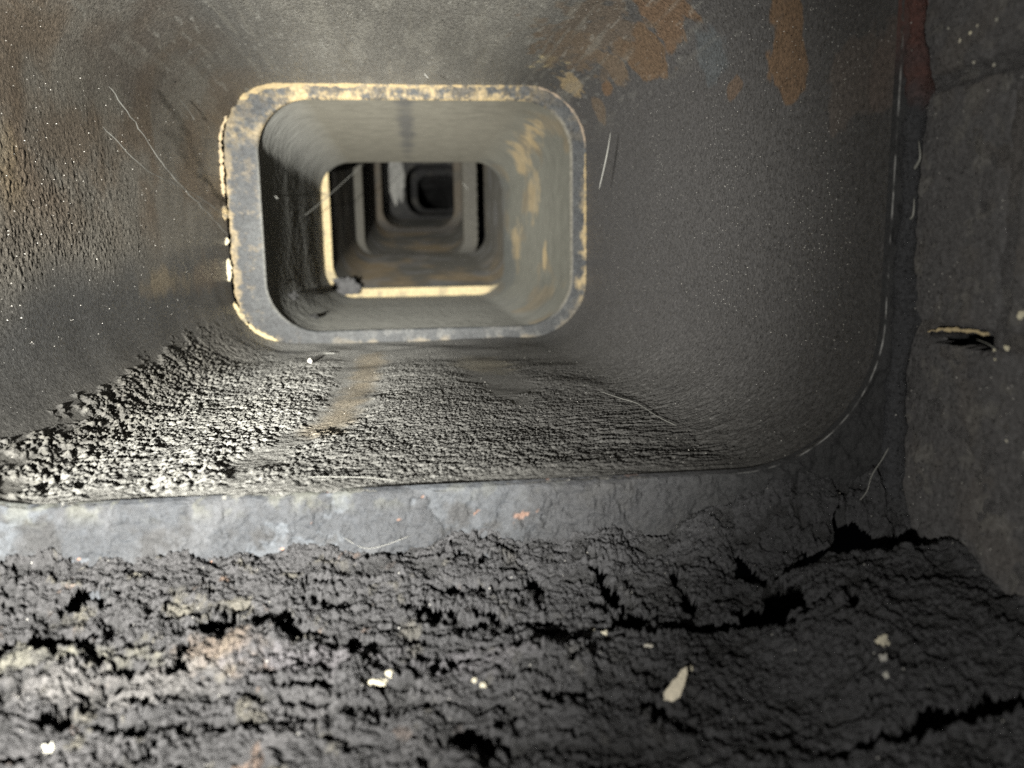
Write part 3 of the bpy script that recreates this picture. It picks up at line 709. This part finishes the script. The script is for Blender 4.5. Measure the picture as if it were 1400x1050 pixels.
crumb(0, 0, 0, (0.0010, 0.001, 0.0012), 'tiny grey crumb lowest in the short column of crumbs at lower right', (0.4, 0.39, 0.35), seed=41, p=on_ledge(1211, 925, .0005))
crumb(0, 0, 0, (0.0042, 0.002, 0.0020), 'flat pale cream crumb lying in the crust at the lower left centre', seed=5, p=on_ledge(512, 938, .001))
crumb(0, 0, 0, (0.0014, 0.001, 0.0014), 'small cream crumb on top of the flat one at lower left centre', seed=6, p=on_ledge(533, 924, .001))
crumb(0, 0, 0, (0.0010, 0.001, 0.0009), 'tiny cream crumb beside the fold of crust, left of the pair', seed=7, p=on_ledge(649, 933, .001))
crumb(0, 0, 0, (0.0012, 0.001, 0.0009), 'tiny cream crumb beside the fold of crust, right of the pair', seed=8, p=on_ledge(661, 941, .001))
crumb(0, 0, 0, (0.0013, 0.001, 0.0010), 'cream crumb behind the middle crack, above the large flake', seed=9, p=on_ledge(826, 869, .001))
crumb(0, 0, 0, (0.0009, 0.001, 0.0009), 'tiny crumb left of the cream one behind the middle crack', seed=10, p=on_ledge(810, 864, .0006))
crumb(0, 0, 0, (0.0022, 0.001, 0.0006), 'thin long crumb between the middle crack and the large flake', (0.4, 0.38, 0.33), seed=11, p=on_ledge(888, 885, .0006))
crumb(0, 0, 0, (0.0020, 0.0012, 0.0024), 'dull whitish crumb at the left bottom corner of the crust', (0.45, 0.44, 0.38), seed=12, p=on_ledge(68, 1030, .001))
crumb(0, 0, 0, (0.0009, 0.001, 0.0009), 'small crumb touching the top tip of the large flake', seed=13, p=on_ledge(944, 917, .001))

# ------------------------------------------------------------------ brick wall on the right
def brick_wall():
    root = thing('brick_wall', 'black soot covered brick wall to the right of the nearest tile', 'brick wall', (XW, 0.2, -0.17))
    zA = pixx(1270, 118, XW)[2]; zB = pixx(1300, 455, XW)[2]; yV = pixx(1373, 400, XW)[1]
    rows = [(-0.26, zB - 0.112), (zB - 0.110, zB), (zB, zA), (zA, zA + 0.11), (zA + 0.11, zA + 0.22)]
    def base_col(P, seed):
        c = np.zeros(P.shape, np.float32) + np.array((0.070, 0.068, 0.068), np.float32)
        c = mix(c, (0.078, 0.072, 0.067), ss(0.0, 0.5, fbm(P, 30, 4, seed)) * 0.7)
        c = mix(c, (0.12, 0.115, 0.105), ss(0.3, 0.6, fbm(P, 80, 4, seed + 3)) * 0.5)
        return c
    gap = 0.0022
    k = 0
    for ri, (z0, z1) in enumerate(rows):
        cuts = [0.0, yV, Y1 + 0.006] if ri == 2 else ([0.0, 0.16, Y1 + 0.006] if ri != 3 else [0.0, 0.2, Y1 + 0.006])
        for a, b in zip(cuts[:-1], cuts[1:]):
            nY = max(10, int((b - a) / (0.0008 if ri in (1, 2, 3) and b > .25 else 0.003))); nZ = max(10, int((z1 - z0) / (0.0010 if b > .25 else 0.003)))
            Yq, Zq = np.meshgrid(np.linspace(a + gap, b - gap, nY), np.linspace(z0 + gap, z1 - gap, nZ), indexing='ij')
            dy = np.minimum(Yq - a, b - Yq) - gap; dz = np.minimum(Zq - z0, z1 - Zq) - gap
            P = np.stack([np.full_like(Yq, XW), Yq, Zq], -1)
            e = np.minimum(dy, dz) + 0.001 * fbm(P, 150, 3, 500 + k)
            x = XW + 0.003 * (1 - ss(-0.001, 0.0028, e)) - 0.0007 * ss(0.3, 0.6, fbm(P, 130, 3, 519)) + 0.001 * ss(0.35, 0.5, fbm(P, 90, 3, 529)) - 0.0010 * fbm(P, 24, 3, 510) - 0.00022 * fbm(P, 200, 3, 515) - 0.0012 * ss(0.25, 0.6, fbm(P, 60, 3, 518)) + 0.0015 * ((k * 37 % 7) / 7 - .5)
            yc = pixx(1312, 457, XW)[1]
            x = x + 0.011 * ss(0.0022, 0.0008, np.abs(Zq - zB + 0.0030 + .0008 * fbm(P, 200, 3, 3))) * ss(0.0175, 0.0125, np.abs(Yq - yc) + 0.002 * fbm(P, 300, 2, 4))
            x = x + 0.004 * ss(0.004, 0.0, np.abs(Zq - zA + .002 * fbm(P, 90, 3, 6))) * ss(0.262, 0.28, Yq + .01 * fbm(P, 90, 3, 5))
            x = np.where((dy <= 1e-6) | (dz <= 1e-6), XW + 0.02, x)
            P[..., 0] = x
            gf = grid_faces(nY, nZ, False, True)
            if b > .25:
                sm = (ss(0.0024, 0.0011, np.abs(Zq - zB + 0.0032 + .0010 * fbm(P, 200, 3, 3))) * ss(0.0175, 0.0145, np.abs(Yq - yc) + 0.002 * fbm(P, 300, 2, 4))).ravel()
                gf = gf[sm[gf].mean(1) < 0.5]
            part('brick', P, gf, M_brick, root, base_col(P, 520 + k)); k += 1
    # mortar, nearly flush with the bricks, torn open along one joint
    nY, nZ = 420, 420
    Yq, Zq = np.meshgrid(np.linspace(0.0, Y1 + 0.012, nY) ** 1.0, np.linspace(-0.26, 0.25, nZ), indexing='ij')
    P = np.stack([np.full_like(Yq, XW), Yq, Zq], -1)
    x = XW + 0.0014 - 0.0016 * fbm(P, 60, 4, 560) - 0.0006 * billow(P, 200, 2, 565)
    yc = pixx(1310, 457, XW)[1]
    sl = ss(0.0024, 0.001, np.abs(Zq - zB + .0006 * fbm(P, 200, 2, 3))) * ss(0.019, 0.015, np.abs(Yq - yc)); x = x + 0.012 * sl
    sl2 = ss(0.0030, 0.001, np.abs(Zq - zA + .001 * fbm(P, 100, 2, 4))) * ss(0.26, 0.27, Yq); x = x + 0.003 * sl2
    P[..., 0] = x
    c = base_col(P, 570)
    gf = grid_faces(nY, nZ, False, True); sm = (ss(0.0036, 0.0024, np.abs(Zq - zB + 0.0034)) * ss(0.021, 0.018, np.abs(Yq - yc))).ravel()
    part('mortar', P, gf[sm[gf].mean(1) < 0.5], M_crust, root, c)
    return root, zA, zB
wall_root, zA, zB = brick_wall()
# pale torn edge above the slit
def tube(pts, r, name, mat, label, cat, group=None, jag=0.0, sides=6, color=None, parent=None, sub=8):
    pts = np.array(pts, float); t = np.linspace(0, len(pts) - 1, (len(pts) - 1) * sub + 1)
    # Catmull-Rom
    def at(u):
        i = min(int(u), len(pts) - 2); f = u - i
        p0 = pts[max(i - 1, 0)]; p1 = pts[i]; p2 = pts[i + 1]; p3 = pts[min(i + 2, len(pts) - 1)]
        return 0.5 * (2 * p1 + (p2 - p0) * f + (2 * p0 - 5 * p1 + 4 * p2 - p3) * f * f + (3 * p1 - p0 - 3 * p2 + p3) * f ** 3)
    C = np.array([at(u) for u in t]); m = len(C)
    if jag: C = C + jag * np.stack([fbm(C, 300, 3, 1), fbm(C, 300, 3, 2), fbm(C, 300, 3, 3)], -1)
    T = np.gradient(C, axis=0); T /= np.linalg.norm(T, axis=1)[:, None] + 1e-12
    ref = np.array([0.3, -0.8, 0.52]); A = np.cross(T, ref); A /= np.linalg.norm(A, axis=1)[:, None]; B = np.cross(T, A)
    rr = np.interp(t, np.linspace(0, len(pts) - 1, len(r)), r) if np.ndim(r) else np.full(m, r)
    if jag: rr = rr * (1 + 0.8 * fbm(C, 500, 2, 9))
    rr = rr * np.sqrt(np.clip(np.minimum(np.arange(m), np.arange(m)[::-1]) / 2.0, 0.05, 1))
    ang = np.linspace(0, 2 * math.pi, sides + 1)[:-1]
    P = C[:, None] + rr[:, None, None] * (np.cos(ang)[None, :, None] * A[:, None] + np.sin(ang)[None, :, None] * B[:, None])
    a, b = np.meshgrid(np.arange(m - 1), np.arange(sides), indexing='ij')
    f = np.stack([a * sides + b, a * sides + (b + 1) % sides, (a + 1) * sides + (b + 1) % sides, (a + 1) * sides + b], -1).reshape(-1, 4)
    cc = None
    if color is not None: cc = np.zeros(P.shape, np.float32) + np.array(color, np.float32)
    o = part(name, P, f[:, ::-1], mat, parent, cc)
    if parent is None: tag(o, label, cat, group)
    return o
WX = lambda px, py, lift=0.001: pixx(px, py, XW - lift)
tube([WX(1268, 454), WX(1290, 451), WX(1315, 451), WX(1338, 455), WX(1353, 458)], [0.0003, .0007, .0008, .0006, .0004], 'torn_mortar_edge', M_mortar, '', '', jag=0.0008, color=(0.42, 0.34, 0.2), parent=wall_root)
for (px, py, r, lb, c, sd) in [(1396, 430, 0.0014, 'largest pale crumb at the right picture edge on the brick wall', (0.6, .56, .42), 21),
        (1376, 476, 0.0010, 'pale crumb on the brick wall right of the open slit', (0.6, .56, .42), 22), (1359, 479, 0.0006, 'small crumb just below the right end of the open slit', (0.6, .56, .42), 23),
        (1361, 492, 0.0008, 'pale crumb below the small one near the slit, with a tail', (0.6, .56, .42), 24), (1240, 488, 0.0012, 'cream crumb lodged in the crevice beside the rim, below the bulge', (0.55, .5, .38), 25),
        (1328, 46, 0.0011, 'brightest crumb on the topmost brick', (0.6, .56, .42), 26), (1313, 56, 0.0008, 'crumb lower left of the brightest one on the topmost brick', (0.5, .47, .38), 27),
        (1337, 35, 0.0006, 'crumb upper right of the brightest one on the topmost brick', (0.45, .42, .34), 28), (1297, 38, 0.0009, 'dull elongated crumb at the left of the topmost brick', (0.3, .29, .25), 29),
        (1332, 84, 0.0008, 'crumb just above the sloping joint of the topmost brick', (0.4, .38, .32), 30), (1363, 27, 0.0009, 'dull crumb highest on the topmost brick', (0.3, .29, .25), 31),
        (1359, 89, 0.0006, 'tiny crumb at the dark end of the sloping joint', (0.4, .38, .32), 32), (1224, 572, 0.0006, 'tiny cream crumb low in the crevice at the right corner', (0.55, .5, .38), 33),
        (1376, 603, 0.0005, 'lone tiny crumb on the lower brick near the right picture edge', (0.45, .43, .36), 34)]:
    crumb(0, 0, 0, (r * 0.7, r, r * 1.1), lb, c, sd, p=WX(px, py, 0.0006))

# mortar fillet between rim and bricks, with two bulges
def fillet():
    ys = [-80, 0, 60, 110, 135, 160, 210, 260, 300, 340, 370, 400, 425, 445, 470, 500, 540, 590, 640, 700]
    xo = [1250, 1250, 1249, 1252, 1255, 1248, 1243, 1240, 1238, 1234, 1232, 1235, 1237, 1236, 1229, 1224, 1222, 1218, 1215, 1212]
    rad = [.0035, .0035, .0036, .0050, .0058, .0042, .0034, .0034, .0034, .0036, .0040, .0052, .0060, .0058, .0040, .0036, .0040, .0045, .005, .006]
    pts = np.array([pix(x + 1, y, Y1 - 0.002) for x, y in zip(xo, ys)])
    n = 360; t = np.linspace(0, len(pts) - 1, n); C = np.stack([np.interp(t, np.arange(len(pts)), pts[:, i]) for i in range(3)], -1)
    ker = np.hanning(25); ker /= ker.sum()
    r = np.interp(t, np.arange(len(rad)), rad); r = np.convolve(np.pad(r, 12, 'edge'), ker, 'valid')
    for i in range(3): C[:, i] = np.convolve(np.pad(C[:, i], 12, 'edge'), ker, 'valid')
    ang = np.linspace(0, 2 * math.pi, 29)[:-1]
    C[:, 0] += 0.001
    P = C[:, None] + r[:, None, None] * (np.cos(ang)[None, :, None] * np.array([1, 0, 0]) + np.sin(ang)[None, :, None] * np.array([0, 1.0, 0]))
    D = P - C[:, None]; P = P + D * (0.35 * fbm(P, 90, 4, 600) + .15 * billow(P, 350, 2, 605))[..., None]
    c = np.zeros(P.shape, np.float32) + np.array((0.036, 0.037, 0.040), np.float32)
    c = mix(c, (0.085, 0.033, 0.024), ss(0.05, 0.085, P[..., 2] + .02 * fbm(P, 50, 3, 7)) * 0.75)
    f = grid_faces(n, 28); a, b = np.meshgrid(np.arange(n - 1), np.arange(28), indexing='ij')
    f = np.stack([a * 28 + b, a * 28 + (b + 1) % 28, (a + 1) * 28 + (b + 1) % 28, (a + 1) * 28 + b], -1).reshape(-1, 4)
    tag(part('mortar_fillet', P, f, M_crust, None, c), 'dark bead of mortar with two bulges filling the corner between rim and brick wall', 'mortar bead')
fillet()

# ------------------------------------------------------------------ strands and fibres
WG = 'cobweb strands and fibres caught in the soot'
xl = bigend[0]
def L1(px, py, lift=0.004): return pixx(px, py, xl + lift)
web = lambda pts, r, lb, nm='cobweb_strand', cat='cobweb strand', **k: tube(pts, r, nm, M_web, lb, cat, WG, **k)
web([L1(140, 172), L1(195, 228), L1(240, 252), L1(282, 276), L1(312, 298)], 0.00035, 'lower of two long cobweb strands converging on the left side of the second rim', jag=0.001)
web([L1(150, 118), L1(190, 175), L1(232, 236), L1(275, 282), L1(312, 322)], 0.00035, 'upper of two long cobweb strands that cross before the left side of the second rim', jag=0.001)
web([L1(235, 113), L1(248, 109), L1(262, 110)], 0.0003, 'short curved fibre high on the left wall')
web([L1(246, 136), L1(257, 150), L1(265, 164), L1(252, 160)], 0.00025, 'fibre bent like a hook on the left wall, under the short curved one')
web([L1(242, 192), L1(252, 190)], 0.00022, 'very short straight fibre on the left wall above the cobweb strands')
web([pix(835, 180, .7), pix(829, 215, .7), pix(819, 259, .7)], [0.0002, .0007, .0004], 'bright straight fibre beside the right of the second rim')
web([pix(372, 326, 1.2), pix(430, 284, 1.3), pix(497, 224, 1.45)], 0.0006, 'long faint cobweb strand crossing the second opening diagonally')
web([pix(369, 260, 1.0), pix(374, 266, 1.0), pix(380, 272, 1.0)], 0.0006, 'tiny bright fibre inside the left wall of the second tile')
web([pix(580, 100, .75), pix(582, 103, .75), pix(586, 107, .75)], 0.0004, 'tiny bright fibre on the ceiling above the second rim')
web([pix(632, 250, 1.5), pix(636, 254, 1.5), pix(640, 259, 1.5)], 0.0005, 'tiny bright fibre against the right rim of the fourth tile')
zf = bigend[2]
Fz = lambda px, py, lift=0.003: pixz(px, py, zf + lift)
web([Fz(415, 500), Fz(425, 494), Fz(440, 484), Fz(458, 483)], 0.0005, 'fibre with a bright bead on the floor just before the second rim')
tag(lump('ash_crumb', Fz(424, 494, .004), (0.0022, .002, .0022), M_fleck, (.6, .6, .55), 44, .4, 10), 'bright bead of ash on the floor just before the second rim', 'ash crumb')
web([Fz(285, 462), Fz(297, 460), Fz(306, 458)], 0.00045, 'short bright fibre on the sloping corner left of the second rim', sub=5)
web([Fz(420, 652), Fz(470, 652), Fz(505, 653), Fz(540, 657)], 0.00015, 'hair thin fibre lying along the front of the crusted floor')
web([Fz(60, 645), Fz(72, 625), Fz(95, 610), Fz(120, 604)], 0.00022, 'curled fibre on the crusted floor at the far left')
web([Fz(160, 690), Fz(172, 662), Fz(178, 640)], 0.00022, 'upright pale fibre at the left front of the crusted floor')
web([Fz(820, 535), Fz(850, 545), Fz(872, 552), Fz(900, 570), Fz(925, 582)], 0.0002, 'long fine fibre on the right part of the crusted floor')
web([pix(1215, 612, .322), pix(1206, 628, .322), pix(1192, 650, .322), pix(1185, 672, .322), pix(1170, 690, .322)], 0.00022, 'curved pale fibre hanging in the lower right corner over the rim')
web([WX(1256, 192, .004), WX(1258, 215, .004), WX(1252, 228, .004), WX(1245, 238, .004)], [0.0002, .0005, .0007, .0003], 'upper of two pale curls beside the bead of mortar on the right', 'mortar_curl', 'mortar curl')
web([WX(1250, 270, .004), WX(1249, 290, .004), WX(1246, 298, .004), WX(1238, 302, .004)], [0.0002, .0005, .0006, .0002], 'lower of two pale curls beside the bead of mortar on the right', 'mortar_curl', 'mortar curl')
web([WX(1335, 464, .001), WX(1350, 470, .002), WX(1362, 478, .001)], 0.0002, 'hair thin fibre hanging from the slit in the brick wall')
web([pix(470, 735, Y1 - .003), pix(505, 750, Y1 - .003), pix(560, 733, Y1 - .003)], 0.0001, 'thin pale scratch like fibre on the face of the nearest tile')

# ------------------------------------------------------------------ ash flecks in the soot
r = np.random.RandomState(11)
def scatter_tile1(k, rad, seed):
    r = np.random.RandomState(seed); pts = []
    while len(pts) < k:
        px, py = r.uniform(0, 1230), r.uniform(0, 690)
        d = ray(px, py); ts = []
        if d[0] > 0: ts.append(bigend[1] / d[0])
        else: ts.append(bigend[0] / d[0])
        ts.append((bigend[3] if d[2] > 0 else bigend[2]) / d[2])
        t = min(ts); p = d * t * 0.9965
        if not (Y1 + .01 < p[1] < Y2 - 0.03): continue
        # stay out of the rounded corners
        if (p[0] < bigend[0] + .05 or p[0] > bigend[1] - .05) and (p[2] < bigend[2] + .05 or p[2] > bigend[3] - .05): continue
        if r.uniform() > (0.35 + 0.65 * (p[0] > 0.1)): continue
        pts.append(p)
    return fleck_mesh(np.array(pts), rad, seed)
v, f = scatter_tile1(1300, 0.00046, 5)
part('ash_flecks', v, f, M_fleck, tile_1, smooth=False, kind='stuff')
pts = []
i = r.randint(0, LX.shape[0], 130); j = r.randint(60, LX.shape[1] - 3, 130)
pts = np.stack([LX[i, j], LY[i, j], LZ[i, j] + 0.0002], -1)
v, f = fleck_mesh(pts, 0.0004, 6)
part('ash_flecks', v, f, M_fleck, ledge_root, smooth=False, kind='stuff')
pts = np.stack([np.full(160, XW - 0.0008), r.uniform(0.24, 0.325, 160), r.uniform(-0.13, 0.12, 160)], -1)
v, f = fleck_mesh(pts, 0.00032, 7)
part('ash_flecks', v, f, M_fleck, wall_root, smooth=False, kind='stuff')
